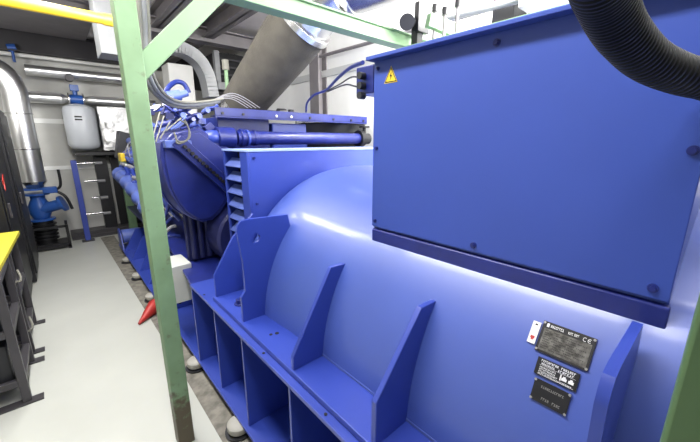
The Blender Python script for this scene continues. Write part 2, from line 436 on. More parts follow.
# nameplates
def plate(quad, m, name, label):
    """quad: TL, TR, BR, BL pixel corners on the drum; returns part and a function placing points on it"""
    P = [drumpt(u, v, .001) for u, v in quad]
    c = sum(P, Vector()) / 4
    nr = Vector((c.x - CX, 0, c.z - CZ)).normalized()
    ey = Vector((0, -1, 0)); ez = ey.cross(nr); ez = ez if ez.z > 0 else -ez
    wd = abs(P[1].y - P[0].y) / 2 + abs(P[2].y - P[3].y) / 2
    hh = ((P[0] - P[3]).length + (P[1] - P[2]).length) / 2
    c = c + nr * .003
    def put(name, u0, u1, v0, v1, m, off, par, th=.0008):
        b = NB(); vs = []
        for o_ in (off, off + th):
            for (uu, vv) in ((u0, v0), (u1, v0), (u1, v1), (u0, v1)):
                vs.append(b.verts.new(c + ey * (uu - .5) * wd + ez * (.5 - vv) * hh + nr * o_))
        for f in ((3, 2, 1, 0), (4, 5, 6, 7), (0, 1, 5, 4), (1, 2, 6, 5), (2, 3, 7, 6), (3, 0, 4, 7)): b.faces.new([vs[i] for i in f])
        return obj(name, b, m, par) if name else (b,)
    pl = put(name, 0, 1, 0, 1, m, 0, alt, .002); pl['label'] = label
    def many(nm, rects, m, off=.0022):
        b = NB()
        for (u0, u1, v0, v1) in rects:
            vs = [b.verts.new(c + ey * (uu - .5) * wd + ez * (.5 - vv) * hh + nr * o_) for o_ in (off, off + .0004) for uu, vv in ((u0, v0), (u1, v0), (u1, v1), (u0, v1))]
            for f in ((3, 2, 1, 0), (4, 5, 6, 7), (0, 1, 5, 4), (1, 2, 6, 5), (2, 3, 7, 6), (3, 0, 4, 7)): b.faces.new([vs[i] for i in f])
        return obj(nm, b, m, pl)
    def rivets():
        for uu, vv in ((.03, .06), (.97, .06), (.97, .94), (.03, .94)):
            b = NB(); q = c + ey * (uu - .5) * wd + ez * (.5 - vv) * hh; cyl(b, q + nr * .002, q + nr * .005, .0035, 12); obj('rivet', b, 'steel', pl)
    return pl, many, rivets, put
def letters(u0, u1, v, h, n, seed, gaps=(), fill=.72):
    """unreadable print: a row of letter-sized marks"""
    R = random.Random(seed); w = (u1 - u0) / n; out = []
    for i in range(n):
        if i in gaps: continue
        a = u0 + i * w; kd = R.randint(0, 3)
        if kd == 0: out += [(a, a + w * fill, v, v + h * .28), (a, a + w * .25, v, v + h)]
        elif kd == 1: out += [(a, a + w * .25, v, v + h), (a + w * .45, a + w * fill, v, v + h), (a, a + w * fill, v + h * .4, v + h * .65)]
        elif kd == 2: out += [(a, a + w * fill, v + h * .75, v + h), (a + w * .2, a + w * .5, v, v + h)]
        else: out += [(a, a + w * fill, v, v + h * .25), (a, a + w * fill, v + h * .75, v + h), (a, a + w * .25, v, v + h)]
    return out
pl, many, riv, put = plate([(544, 321), (598, 339), (588, 371), (535, 351)], 'plate', 'rating_plate', 'black and grey engraved rating plate')
many('engraved_area', [(.05, .95, .22, .93)], 'plategrey', .002)
many('header_print', letters(.16, .42, .07, .09, 8, 3) + letters(.5, .7, .08, .08, 9, 4, (4,)) + [(.08, .13, .05, .17)], 'pale')
# CE mark
ce = []
for i in range(8):
    a = math.radians(60 + i * 240 / 7)
    for cx0 in (.80, .885): ce.append((cx0 + .03 * math.cos(a), cx0 + .03 * math.cos(a) + .012, .13 - .055 * math.sin(a), .13 - .055 * math.sin(a) + .022))
ce.append((.865, .905, .125, .145))
many('ce_mark', ce, 'pale', .0026)
rows = []
for i in range(9): rows += letters(.09, .9 if i % 2 else .7, .27 + i * .07, .035, 26, 20 + i, (5, 6, 12, 13, 19))
many('engraved_rows', rows, 'ink', .0028)
riv()
pl, many, riv, put = plate([(538, 357), (581, 373), (577, 390), (534, 375)], 'plate', 'notice_plate', 'black notice plate with white print')
many('white_print', letters(.1, .52, .08, .13, 10, 31) + letters(.58, .92, .08, .13, 7, 32) + letters(.12, .45, .26, .11, 8, 33) + letters(.52, .9, .26, .11, 7, 34)
     + [(.08, .94, .40, .415), (.08, .94, .93, .945)] + letters(.1, .5, .47, .09, 12, 35) + letters(.1, .5, .60, .09, 12, 36) + letters(.1, .56, .73, .09, 13, 37) + letters(.1, .9, .85, .07, 22, 38)
     + [(.64, .76, .58, .74), (.67, .73, .50, .58), (.8, .92, .58, .74), (.83, .89, .50, .58), (.6, .63, .44, .78)], 'pale')
for q in ((.02, .5), (.96, .6)):
    pass
pl, many, riv, put = plate([(535, 378), (572, 393), (567, 414), (530, 400)], 'plate', 'serial_plate', 'small black serial plate with stamped characters')
many('stamped_print', letters(.22, .85, .22, .11, 12, 41) + letters(.3, .52, .72, .12, 4, 42) + letters(.6, .82, .72, .12, 4, 43), 'dim')
riv()
pl, many, riv, put = plate([(534, 321), (542, 323), (535, 344), (527, 342)], 'white', 'inspection_tag', 'small white tag with a red mark')
many('red_mark', [(.25, .75, .66, .78), (.35, .65, .78, .84)], 'red'); many('tag_rivet', [(.35, .65, .1, .17)], 'ink')

# ================================================================== ENGINE
eng = thing('engine', 'blue V engine with cylinder heads, pipes and wiring behind the alternator', 'engine', (CX, 4.8, .73))
b = NB(); prism(b, [(1.15, .731), (1.15, 1.15), (1.02, 1.35), (1.30, 1.75), (2.0, 1.75), (2.28, 1.35), (2.15, 1.15), (2.15, .731)], 'y', 3.05, 6.25); obj('block', b, 'blue_dark', eng, .01)
# flywheel side cover, rounded at the bottom, with a raised rim
yc = 2.75
outl = [(161, 143), (160.5, 157), (163, 170), (167, 184), (171, 194), (177, 204), (184, 213), (193, 219), (203, 222.5), (213, 220), (221, 213), (227, 203), (232, 190), (232, 150), (200, 128), (172, 133)]
poly = [(p.x, p.z) for p in (PY(u, v, yc) for u, v in outl)]
cxm = sum(p[0] for p in poly) / len(poly); czm = sum(p[1] for p in poly) / len(poly)
b = NB(); prism(b, poly, 'y', yc, yc + .28); cov = obj('flywheel_cover', b, 'blue_dark', eng, .012)
b = NB(); inn = [(cxm + (p[0] - cxm) * .88, czm + (p[1] - czm) * .92) for p in poly]
prism(b, inn, 'y', yc - .014, yc); obj('raised_panel', b, 'blue_dark', cov, .006)
b = NB(); prism(b, [(cxm + (p[0] - cxm) * 1.06, czm + (p[1] - czm) * 1.05) for p in poly], 'y', yc + .28, yc + .36); obj('cover_flange', b, 'blue_dark', cov, .004)
# diagonal flange strip with black bolts
p0, p1 = PY(176, 140, 2.7), PY(232, 190, 2.7)
b = NB(); bar(b, p0, p1, .05, .10, (0.0, 0, 1)); st = obj('diagonal_flange', b, 'blue_dark', eng, .004)
for i in range(14):
    q = p0.lerp(p1, .12 + .8 * i / 13); b = NB(); cyl(b, q + Vector((0, -.02, 0)), q + Vector((0, -.045, 0)), .014, 8); obj('flange_bolt', b, 'ink', st)
p0, p1 = PY(196, 128, 2.8), PY(240, 176, 2.8)
b = NB(); bar(b, p0, p1, .06, .05); bar(b, p0 + Vector((.1, .06, .03)), p1 + Vector((.1, .06, .03)), .06, .07); obj('brace_bar', b, 'blue_dark', eng, .004)
# oil pan under
b = NB(); lathe(b, (1.18, 2.62, .95), (0, 1, 0), [(0, .1), (0, .26), (.02, .28), (.5, .28), (.5, .1)], 40); obj('flywheel_housing', b, 'blue_shaded', eng)
b = NB()
for x in (.80, .86, .92, .98, 1.04, 1.1): cyl(b, (x, 2.92, .76), (x, 2.92, 1.15), .026, 12)
box(b, .76, 1.16, 2.95, 3.02, .731, 1.2); obj('ribbed_sump', b, 'blue_shaded', eng, .003)
# top: cross pipe, beam, intake boxes
zc = 1.775; yp = 2.8
b = NB(); cyl(b, (1.20, yp, zc), (2.64, yp, zc), .058, 28); pp = obj('cross_pipe', b, 'blue_dark', eng)
for x, r, l in ((1.24, .075, .03), (1.29, .07, .02), (1.10, .085, .14), (1.36, .066, .03)):
    b = NB(); cyl(b, (x - l / 2, yp, zc), (x + l / 2, yp, zc), r, 28); obj('pipe_collar', b, 'blue' if x == 1.29 else 'blue_dark', pp, .003)
b = NB(); tube(b, [(1.06, yp, zc), (.98, yp, zc), (.93, yp + .08, zc - .02), (.93, yp + .25, zc - .05)], .06, 18); obj('pipe_elbow', b, 'blue', pp)
b = NB(); cyl(b, (2.60, yp, zc), (2.66, yp, zc), .09, 24); cyl(b, (2.66, yp, zc), (2.76, yp, zc), .06, 20); cyl(b, (2.70, yp, zc), (2.70, yp, zc + .12), .02, 12); cyl(b, (2.70, yp, zc + .12), (2.70, yp, zc + .14), .06, 20); obj('end_valve', b, 'black', pp)
b = NB(); box(b, 1.06, 2.80, 2.86, 2.98, 1.95, 1.958); box(b, 1.06, 2.80, 2.86, 2.872, 1.94, 2.015); box(b, 1.06, 2.8, 2.86, 2.98, 2.01, 2.02); bb = obj('top_rail', b, 'blue_dark', eng, .002)
for x in (1.12, 1.30, 1.62, 1.78, 2.0, 2.3, 2.55, 2.74):
    b = NB(); cyl(b, (x, 2.86, 1.975), (x, 2.85, 1.975), .012, 8); obj('rail_bolt', b, 'steel' if x in (1.62, 1.78) else 'black', bb)
b = NB(); box(b, 1.12, 1.62, 3.0, 3.3, 1.56, 1.955); obj('intake_box', b, 'blue_dark', eng, .01)
b = NB(); box(b, 1.65, 2.05, 3.0, 3.25, 1.6, 1.92); obj('intake_box', b, 'blue', eng, .01)
b = NB(); box(b, 1.62, 2.9, 3.3, 3.4, 1.3, 1.85); obj('rear_panel', b, 'blue_dark', eng, .004)
b = NB(); box(b, 1.15, 2.9, 2.72, 2.76, 1.3, 1.66); box(b, 1.15, 2.8, 2.76, 3.0, 1.3, 1.34); obj('front_panel', b, 'blue_dark', eng, .004)
b = NB(); lathe(b, (2.66, 3.35, 1.50), (0, 0, 1), [(0, .38), (.05, .40), (.36, .40), (.44, .42), (.45, .38)], 48); ft = obj('air_filter', b, 'dark', eng)
b = NB(); lathe(b, (2.66, 3.35, 1.952), (0, 0, 1), [(0, .44), (.03, .44), (.05, .40), (.062, .2), (.064, .05)], 48); obj('filter_lid', b, 'steel', ft)
b = NB(); cyl(b, (1.62, 3.05, 2.02), (2.0, 3.08, 2.02), .022, 10); cyl(b, (1.75, 3.05, 2.02), (1.83, 3.05, 2.02), .045, 12); cyl(b, (1.9, 3.05, 2.0), (1.9, 3.05, 2.06), .03, 8); obj('bleed_valve', b, 'black', eng)
# left bank cylinder heads
for i in range(7):
    y = 3.26 + i * .43
    b = NB(); R = Matrix.Rotation(math.radians(-38), 3, 'Y')
    box(b, .88, 1.18, y, y + .35, 1.34, 1.60, R, Vector((1.03, y, 1.45))); hd = obj('cylinder_head', b, 'blue_dark', eng, .012)
    b = NB(); box(b, .90, 1.14, y + .03, y + .32, 1.60, 1.70, R, Vector((1.03, y, 1.45))); obj('valve_cover', b, 'blue', hd, .02)
    b = NB(); cyl(b, (.86, y + .1, 1.44), (.78, y + .1, 1.52), .03, 12); cyl(b, (.80, y + .1, 1.50), (.76, y + .1, 1.54), .018, 8); obj('injector', b, 'blue_light', hd)
    for dz in (0, -.09, -.18):
        b = NB(); cyl(b, (.86, y + .28, 1.38 + dz), (.765, y + .28, 1.42 + dz), .022, 10); obj('connector', b, 'white' if dz > -.1 else 'wire', hd)
    b = NB(); cyl(b, (.80, y + .2, 1.24), (.76, y + .2, 1.40), .028, 10); box(b, .74, .82, y + .15, y + .25, 1.12, 1.24); obj('fuel_pump', b, 'blue', hd, .006)
b = NB(); box(b, .74, .80, 5.75, 6.0, 1.46, 1.58); obj('yellow_bracket', b, 'yellow', eng, .01, label='yellow bracket')
b = NB(); prism(b, [(.72, 1.50), (.84, 1.50), (.98, 1.84), (.80, 1.90)], 'y', 6.0, 6.25); obj('filter_housing', b, 'dark', eng, .01)
# ribbed manifold pipe coming down toward the near end
pts = [(PX(120, 174, .72)), (PX(128, 182, .74)), (PX(140, 197, .77)), (PX(153, 216, .80)), (PX(163, 236, .84))]
sp = spl(pts, 10); b = NB(); rings(b, sp, [.078 + (.024 if i % 5 < 2 and i < 28 else 0) for i in range(len(sp))], 20); obj('manifold_pipe', b, 'blue_light', eng)
b = NB(); tube(b, [(.86, 3.2, 1.16), (.84, 4.2, 1.14), (.86, 5.3, 1.14), (.86, 6.2, 1.14)], .06, 16); obj('water_rail', b, 'blue', eng)
b = NB(); tube(b, [(.92, 3.1, 1.72), (.90, 4.2, 1.74), (.92, 6.2, 1.75)], .05, 14); obj('fuel_rail', b, 'blue_light', eng)
b = NB(); tube(b, [(1.3, 3.1, 1.86), (1.28, 4.5, 1.88), (1.3, 6.2, 1.9)], .10, 18); obj('charge_air_pipe', b, 'blue', eng)
b = NB(); box(b, .80, 1.0, 3.02, 3.26, 1.66, 1.76); jb = obj('junction_box', b, 'blue_light', eng, .01)
for yy in (3.3, 3.8, 4.4, 5.0, 5.6):
    b = NB(); lathe(b, (1.0, yy, 1.80), (.3, 0, 1), [(0, .05), (.05, .09), (.14, .09), (.18, .04)], 20); obj('round_canister', b, 'blue_light', eng)
# hoses and wiring: loops on the left top
b = NB(); tube(b, [PY(163, 99, 3.5), PY(168, 88, 3.55), PY(176, 82, 3.6), PY(184, 84, 3.6), PY(189, 93, 3.6)], .022, 12); obj('blue_hose', b, 'bluehose', eng)
b = NB(); cyl(b, PY(167, 97, 3.3), PY(180, 95, 3.3), .045, 18); cyl(b, PY(180, 95, 3.3), PY(187, 93, 3.3), .03, 14); obj('oil_filter', b, 'blue_light', eng)
R = random.Random(11)
for i in range(16):
    y = 3.0 + i * .19
    a = Vector((.80 + R.uniform(-.03, .05), y, 1.50 + R.uniform(-.05, .05)))
    c = Vector((1.0 + R.uniform(-.08, .1), y + R.uniform(-.1, .4), 1.82 + R.uniform(-.05, .08)))
    mid = (a + c) / 2 + Vector((-.07, R.uniform(-.1, .1), .05))
    b = NB(); tube(b, [a, mid, c], .006, 8); obj('ignition_lead', b, 'wire' if i % 3 else 'wirewhite', eng)
for i in range(10):
    y = 3.1 + i * .35
    a = Vector((.80, y, 1.30)); c = Vector((.86, y + R.uniform(-.15, .25), .98))
    b = NB(); tube(b, [a, (a + c) / 2 + Vector((-.06, .05, 0)), c], .016, 8); obj('fuel_pipe', b, 'blue_light' if i % 2 else 'steel', eng)
for pts_ in ([(176, 135), (177, 143), (184, 142), (190, 136), (187, 125), (180, 120)], [(174, 132), (178, 141), (187, 140), (189, 130), (184, 119)]):
    b = NB(); tube(b, [PY(u, v, 2.66) for u, v in pts_], .006, 8); obj('wire_loop', b, 'wire', eng)
for (a, c) in (((160, 139), (170, 122)), ((166, 131), (181, 118)), ((171, 130), (186, 117)), ((156, 142), (164, 116)), ((152, 140), (160, 112))):
    b = NB(); cyl(b, PY(*a, 2.72), PY(*c, 2.85), .005, 10); obj('lead_sleeve', b, 'blue_light' if a[0] % 2 else 'wire', eng)
b = NB(); box(b, .62, .80, 2.68, 2.84, 1.70, 1.755); obj('sensor_box', b, 'blue_light', eng, .006)
for k_, pts_ in enumerate(([(164, 226), (168, 221), (173, 217)], [(165, 233), (171, 227), (176, 226)], [(160, 223), (166, 214), (169, 205)], [(164, 240), (171, 236), (180, 236)])):
    b = NB(); tube(b, [PY(u, v, 3.2) for u, v in pts_], .015, 8); obj('drain_hose', b, 'wirewhite' if k_ == 1 else 'bluehose', eng)
for (u, v) in ((168, 100), (176, 108), (185, 110), (196, 118), (204, 112), (190, 121), (180, 117), (172, 112)):
    q = PY(u, v, 3.0); b = NB(); cyl(b, q, q + Vector((0, -.10, .01)), R.uniform(.014, .024), 12); cyl(b, q, q + Vector((.0, .3, -.05)), .012, 10); obj('pipe_fitting', b, ('blue', 'blue_dark', 'blue_light')[R.randint(0, 2)], eng)

RR = random.Random(5)
for i in range(26):
    u, v = RR.uniform(150, 214), RR.uniform(106, 138)
    if u < 175 and v > 130: v -= 22
    q = PY(u, v, 2.86 + RR.uniform(0, .35)); mm = ('blue_dark', 'blue_shaded', 'blue', 'blue_dark', 'steel')[i % 5]; b = NB()
    if i % 3 == 0: box(b, q.x - .03, q.x + .03, q.y, q.y + .08, q.z - .02, q.z + .025); nm = 'sensor_block'
    elif i % 3 == 1: tube(b, [q, q + Vector((RR.uniform(-.05, .1), .02, RR.uniform(.02, .08))), q + Vector((RR.uniform(.0, .2), .06, RR.uniform(-.1, .05)))], .010, 8); nm = 'small_pipe'
    else: cyl(b, q, q + Vector((.05, 0, .02)), .022, 10); cyl(b, q + Vector((.05, 0, .02)), q + Vector((.09, 0, .036)), .014, 8); nm = 'pipe_union'
    obj(nm, b, mm, eng)
for i in range(12):
    y = 3.2 + i * .25; z_ = 1.40 - (i % 2) * .13
    b = NB(); cyl(b, (.80, y, z_), (.735, y, z_ + .035), .026, 10); cyl(b, (.735, y, z_ + .035), (.72, y, z_ + .043), .02, 10); obj('plug_cap', b, 'blue' if i % 3 == 0 else 'wirewhite', eng)

# ================================================================== GREEN STEEL GANTRY
gf = thing('steel_gantry', 'pale green steel gantry frame with posts, diagonal brace and top beam', 'frame', (.345, 1.87, 0))
def channel_post(b, x0, x1, y0, y1, z0, z1): box(b, x0, x1, y0, y1, z0, z1)
gm = 'green'
b = NB(); box(b, .297, .382, 1.835, 1.925, 0, 2.62); obj('post', b, 'green_worn', gf, .004)
b = NB(); box(b, .395, .485, -.10, -.004, 0, 2.62); obj('post', b, 'green_shaded', gf, .004)
# diagonal brace
b = NB(); a, c = Vector((.34, 1.885, 2.039)), Vector((.80, 1.885, 2.526)); bar(b, a, c, .06, .088); obj('diagonal_brace', b, gm, gf, .004)
# top cross beam
b = NB(); box(b, .30, 2.62, 1.84, 1.94, 2.47, 2.482); box(b, .30, 2.62, 1.86, 1.872, 2.482, 2.56); box(b, .30, 2.62, 1.84, 1.94, 2.56, 2.572); obj('cross_beam', b, gm, gf, .003)
b = NB(); box(b, 2.2, 2.32, -1.0, 1.86, 2.35, 2.362); box(b, 2.2, 2.212, -1.0, 1.86, 2.362, 2.458); box(b, 2.2, 2.32, -1.0, 1.86, 2.458, 2.47); obj('side_beam', b, gm, gf, .003)
b = NB(); bar(b, PY(428, 20, 1.62), PY(470, 38, 1.50), .05, .09); obj('haunch_plate', b, gm, gf, .003)
b = NB(); box(b, 2.55, 2.64, 1.95, 2.04, 0, 2.47); obj('post', b, gm, gf, .004)
# black clamp on gantry
q = PY(421, 19, 1.75)
t = thing('beam_clamp', 'black flat clamp with round knob bolted on the green top beam', 'clamp', (q.x, 1.78, q.z - .1))
b = NB(); box(b, q.x - .07, q.x + .07, 1.72, 1.76, q.z - .10, q.z + .10); obj('clamp_plate', b, 'black', t, .004)
b = NB(); cyl(b, PY(407, 22, 1.72), PY(407, 22, 1.82), .055, 20); cyl(b, PY(407, 22, 1.77), PY(415, 22, 1.77), .03, 12); obj('knob', b, 'dark', t)
b = NB(); q2 = PY(417, 38, 1.77); box(b, q2.x - .035, q2.x + .035, 1.74, 1.80, q2.z - .12, q.z); obj('stem', b, 'black', t, .003)

# far green post behind the engine
q = PZ(133, 240, .05); q = PY(131, 232, 7.6); q0 = PY(118, 163, 7.6)
b = NB(); x = (q.x + q0.x) / 2 + .04; box(b, x - .065, x + .065, 7.32, 7.44, 0, 1.62); one('green_post', b, 'green', 'short green square post standing beyond the far engine end', 'post', bevel=.005)

# ================================================================== EXHAUST
def depth_pt(u, v, d): r = ray(u, v); return Vector((0, 0, H)) + r * (d / r.dot(Fv))
A, B_ = depth_pt(243, 104, 3.65), depth_pt(303, 22, 3.0)
ex = thing('exhaust_pipe', 'thick dark grey insulated exhaust pipe slanting up above the engine', 'exhaust pipe', tuple(A))
b = NB(); rings(b, [A, A.lerp(B_, .25), A.lerp(B_, .5), A.lerp(B_, .75), B_], [.222, .238, .25, .264, .27], 48); obj('insulation_sleeve', b, 'insul', ex)
dd = (B_ - A).normalized()
b = NB(); cyl(b, B_ - dd * .01, B_ + dd * .05, .285, 48); obj('clamp_ring', b, 'steel', ex, .004)
E1 = B_ + dd * .05
b = NB(); rings(b, spl([E1, E1 + dd * .15, E1 + dd * .30 + Vector((.03, 0, 0))], 5), .25, 40); obj('steel_elbow', b, 'steel', ex)
b = NB(); cyl(b, A - dd * .12, A, .20, 40); lathe(b, A - dd * .16, dd, [(0, .24), (.03, .24)], 40); obj('lower_flange', b, 'steel', ex)
# polished duct crossing at the top
a, c = depth_pt(338, -6, 2.9), depth_pt(450, -44, 2.4)
du = thing('flue_duct', 'polished dark steel flue duct at the ceiling above the green beam', 'duct', tuple(a))
b = NB(); cyl(b, a, c, .19, 40); obj('duct_body', b, 'steel', du)
b = NB(); e = (c - a).normalized(); cyl(b, a + e * .12, a + e * .16, .20, 40); obj('duct_band', b, 'alu', du)

# cables to the terminal box
jt = thing('cable_entry_box', 'small dark blue cable entry box on the terminal box side', 'box', tuple(PY(366, 80, 1.15)))
pA, pB = PY(361, 63, 1.12), PY(373, 96, 1.12)
b = NB(); box(b, pA.x, 1.2, BY1 + .013, BY1 + .12, pB.z, 2.06); obj('body', b, 'blue_dark', jt, .004)
b = NB()
for z in (2.02, 1.98, 1.94): cyl(b, (pA.x, 1.10, z), (pA.x - .03, 1.10, z), .015, 12)
obj('cable_gland', b, 'dark', jt)
def cable(name, px_list, r, m, label, cat='cable', n=10, group=None):
    b = NB(); tube(b, px_list, r, n); return one(name, b, m, label, cat, group)
cable('power_cable', [PY(306, 112, 2.86), PY(307, 103, 2.7), PY(314, 95, 2.4), PY(326, 90, 2.1), PY(338, 78, 1.6), PY(350, 68, 1.3), PY(363, 62.5, 1.13)], .009, 'bluehose', 'dark blue cable bending from the engine rail up to the terminal box')
cable('power_cable', [PY(327, 91, 2.08), PY(340, 84, 1.6), PY(352, 77, 1.3), PY(363, 79, 1.14)], .004, 'dark', 'thin dark cable, middle one entering the cable entry box')
cable('power_cable', [PY(327, 92, 2.06), PY(344, 85, 1.6), PY(354, 86, 1.3), PY(363, 89, 1.14)], .004, 'dark', 'thin dark cable, lowest one entering the cable entry box')

# corrugated black hose top right
h0 = PX(596, -40, .50)
hd_ = h0 - PX(606, 2, .60)
pts = [h0 + hd_ * 3 + Vector((0, 0, .45)), h0 + hd_ * 2.2 + Vector((0, 0, .2)), h0 + hd_ * 1.1 + Vector((0, 0, .03)), h0, PX(606, 2, .60), PX(624, 36, .70), PX(655, 64, .82), PX(704, 80, .95), PX(760, 80, 1.0), Vector((1.0, -.45, 1.86)), Vector((1.0, -1.2, 1.80))]
sp = spl(pts, 84)
b = NB(); rings(b, sp, [.032 + (.0022 if i % 8 < 4 else -.0028) for i in range(len(sp))], 36)
one('corrugated_hose', b, 'rubber', 'thick black corrugated hose curving in front of the blue terminal box', 'hose')

# grey conduits drop along the gantry
for i, (off, r, lab) in enumerate(((0, .015, 'pale grey conduit hanging behind the green brace, left one of three'), (5, .015, 'dark grey conduit hanging behind the green brace, middle one of three'), (9, .010, 'thin pale conduit hanging behind the green brace, right one of three'))):
    cable('flexible_conduit', [PY(138 + off, -6, 2.2), PY(140 + off, 30, 2.2), PY(141 + off, 60, 2.2), PY(146 + off, 80, 2.25), PY(157 + off, 95, 2.4), PY(172 + off, 105 - i * 1.5, 2.6), PY(192 + off, 107 - i * 2.5, 2.75), PY(214 + off, 104 - i * 2.5, 2.84)], r, ('wire', 'conduit', 'wire')[i], lab, 'conduit', 12, 'grey conduits behind the green brace')
for i in range(4):
    cable('signal_wire', [PY(205, 108 - i, 2.95), PY(218 + 3 * i, 100 - 2 * i, 2.95), PY(232 + 3 * i, 99 - i, 2.93), PY(248 + 4 * i, 108, 2.92)], .003, 'wirewhite', ('lowest', 'second lowest', 'second highest', 'highest')[i] + ' of the four pale thin wires arching over the engine top rail', 'wire', 8, 'pale wires by the exhaust foot')
q = PY(227, 68, 4.2)
t = thing('gauge_probe', 'slim green probe with white cap standing by the exhaust pipe', 'probe', tuple(PY(228, 92, 4.2)))
b = NB(); cyl(b, PY(228, 100, 4.2), PY(226, 70, 4.2), .022, 12); obj('rod', b, 'green', t)
b = NB(); cyl(b, PY(226, 70, 4.2), PY(225, 60, 4.2), .04, 16); obj('cap', b, 'wire', t)

# grey arched cable tray and supports at the back right
b = NB(); P_ = [PY(150, 50, 5.0), PY(175, 48, 5.0), PY(195, 58, 5.0), PY(206, 75, 5.0), PY(211, 97, 5.0)]
sp = spl(P_, 6)
for i in range(len(sp) - 1): bar(b, sp[i], sp[i + 1] + (sp[i + 1] - sp[i]) * .15, .25, .14, (0.3, 0, 1))
one('cable_tray', b, 'conduit', 'grey cable tray arching down behind the green brace', 'cable tray')
b = NB(); box(b, PY(167, 60, 6.5).x, PY(192, 60, 6.5).x, 6.5, 6.9, 0, PY(180, 64, 6.5).z); one('white_block', b, 'white', 'white block in place of a bright opening between the brace and the engine top', 'cabinet', bevel=.01)  # added white block standing in for a bright opening
# dark air intake on the back right
vt = thing('air_intake', 'dark recessed air intake box with grey frame behind the exhaust', 'vent', (2.4, 6.2, 2.7))
pa, pb, pc = PY(214, 42, 6.0), PY(300, 40, 6.0), PY(214, 82, 6.0)
b = NB(); box(b, pa.x, 3.15, 6.0, 7.2, pc.z, 3.2); obj('intake_body', b, 'void', vt)
b = NB(); box(b, pa.x - .03, 3.17, 5.9, 6.0, pc.z - .12, pc.z); box(b, pa.x - .05, pa.x + .03, 5.9, 6.0, pc.z, 3.2); obj('intake_frame', b, 'conduit', vt, .005)
for zz in (.25, .5, .75):
    b = NB(); z_ = pc.z + (3.2 - pc.z) * zz; box(b, pa.x + .03, 3.1, 5.95, 5.99, z_, z_ + .03); obj('intake_blade', b, 'beamdark', vt)
b = NB(); box(b, pa.x + .1, 3.1, 5.95, 6.3, 1.2, pc.z - .125); one('grey_cabinet', b, 'charcoal', 'charcoal cabinet below the dark air intake', 'cabinet', bevel=.008)
# overhead pipes and rods at right top
b = NB(); p0, p1 = PX(300, 62, 3.1), PX(372, 42, 3.1); cyl(b, p0, p1 + (p1 - p0) * 3, .022, 12); one('wall_conduit', b, 'beam', 'thin dark conduit running along the white right wall', 'conduit')
b = NB(); p0, p1 = PX(440, 20, 2.9), PX(540, -6, 2.9); cyl(b, p0, p1, .03, 12); one('overhead_pipe', b, 'conduit', 'grey pipe along the wall above the terminal box', 'pipe')
for (u, v0, v1, lab) in ((435, 9, 16, 'leftmost short stud above the green side beam'), (445, 12, 22, 'middle short stud above the green side beam'), (458, 4, 30, 'tallest stud with black head above the green side beam')):
    t = thing('threaded_stud', lab, 'stud', tuple(PX(u, v1, 2.26)), 'studs on the green side beam')
    zt = PX(u, v0, 2.26); b = NB(); cyl(b, (zt.x, zt.y, 2.471), zt, .012, 8); obj('shank', b, 'beam', t)
    b = NB(); cyl(b, zt - Vector((0, 0, .02)), zt + Vector((0, 0, .03)), .022, 10); obj('nut', b, 'black', t)
b = NB(); p0 = PX(507, 10, 3.0); box(b, 2.95, 3.2, p0.y - .08, p0.y + .10, p0.z - .12, p0.z + .25); one('wall_bracket', b, 'black', 'black bracket high on the white wall above the terminal box', 'bracket', bevel=.005)
b = NB(); p0 = PX(560, -2, 2.9); box(b, 2.8, 3.1, p0.y - .8, p0.y + .25, p0.z - .02, p0.z + .3); one('wall_duct', b, 'conduit', 'grey rectangular duct above the terminal box', 'duct', bevel=.005)

# ================================================================== LEFT BACKGROUND
# yellow gas pipe
p0, p1 = PY(-20, -1, 3.4), PY(118, 19, 3.4)
p0.z = p1.z = (p0.z + p1.z) / 2 - .0
b = NB(); cyl(b, p0 - Vector((.6, 0, 0)), p1 + Vector((.05, 0, 0)), .038, 20); cyl(b, p1 - Vector((.1, 0, 0)), p1 + Vector((0, 0, 0)), .043, 20)
one('gas_pipe', b, 'yellow', 'bright yellow gas pipe crossing overhead at upper left', 'pipe')
# white hanging duct
b = NB(); c0, c1, c2 = PY(97, 40, 4.6), PY(104, 53, 4.6), PY(118, 42, 4.6)
box(b, c0.x + .02, c2.x + .1, 4.6, 4.95, c1.z, 3.5); one('hanging_duct', b, 'conduit', 'white rectangular duct hanging from the ceiling left of the green post', 'duct', bevel=.004)
# pipes along back wall
def bp(v0, v1, r, y, x0, x1, m, lab, name='wall_pipe'):
    z0 = PY(20, v0, y).z; b = NB(); cyl(b, (x0, y, z0), (x1, y, z0), r, 20); return one(name, b, m, lab, 'pipe', 'pipes along the back wall')
bp(55, 0, .03, 7.9, -2.1, 1.6, 'white', 'thin white pipe, topmost along the back wall')
bp(69, 0, .085, 7.8, -.1, 1.7, 'alu', 'lagged pipe, middle one along the back wall')
t = thing('flanged_pipe', 'shiny thick pipe with blue valve above the grey tank', 'pipe', (.3, 7.75, 2.4))
zz = PY(50, 98, 7.75).z
b = NB()
cyl(b, (-.30, 7.75, zz), (.28, 7.75, zz), .09, 24); cyl(b, (.28, 7.75, zz), (.36, 7.75, zz), .09, 24, .05)
cyl(b, (.60, 7.75, zz), (.70, 7.75, zz), .05, 24, .08); cyl(b, (.70, 7.75, zz), (1.7, 7.75, zz), .08, 24); obj('cladding', b, 'alu', t)
b = NB(); cyl(b, (.37, 7.75, zz), (.39, 7.75, zz), .11, 24); cyl(b, (.57, 7.75, zz), (.59, 7.75, zz), .11, 24); obj('flange', b, 'steel', t)
b = NB(); cyl(b, (.39, 7.75, zz), (.57, 7.75, zz), .08, 24); cyl(b, (.48, 7.75, zz), (.48, 7.75, zz + .20), .035, 14); box(b, .42, .54, 7.70, 7.80, zz + .14, zz + .24); obj('valve', b, 'pumpblue', t, .004)
b = NB(); cyl(b, (.44, 7.62, PY(47, 75, 7.62).z), (.44, 7.80, PY(47, 75, 7.62).z), .06, 16); one('pipe_hanger', b, 'charcoal', 'small dark round hanger on the upper back wall pipes', 'hanger')
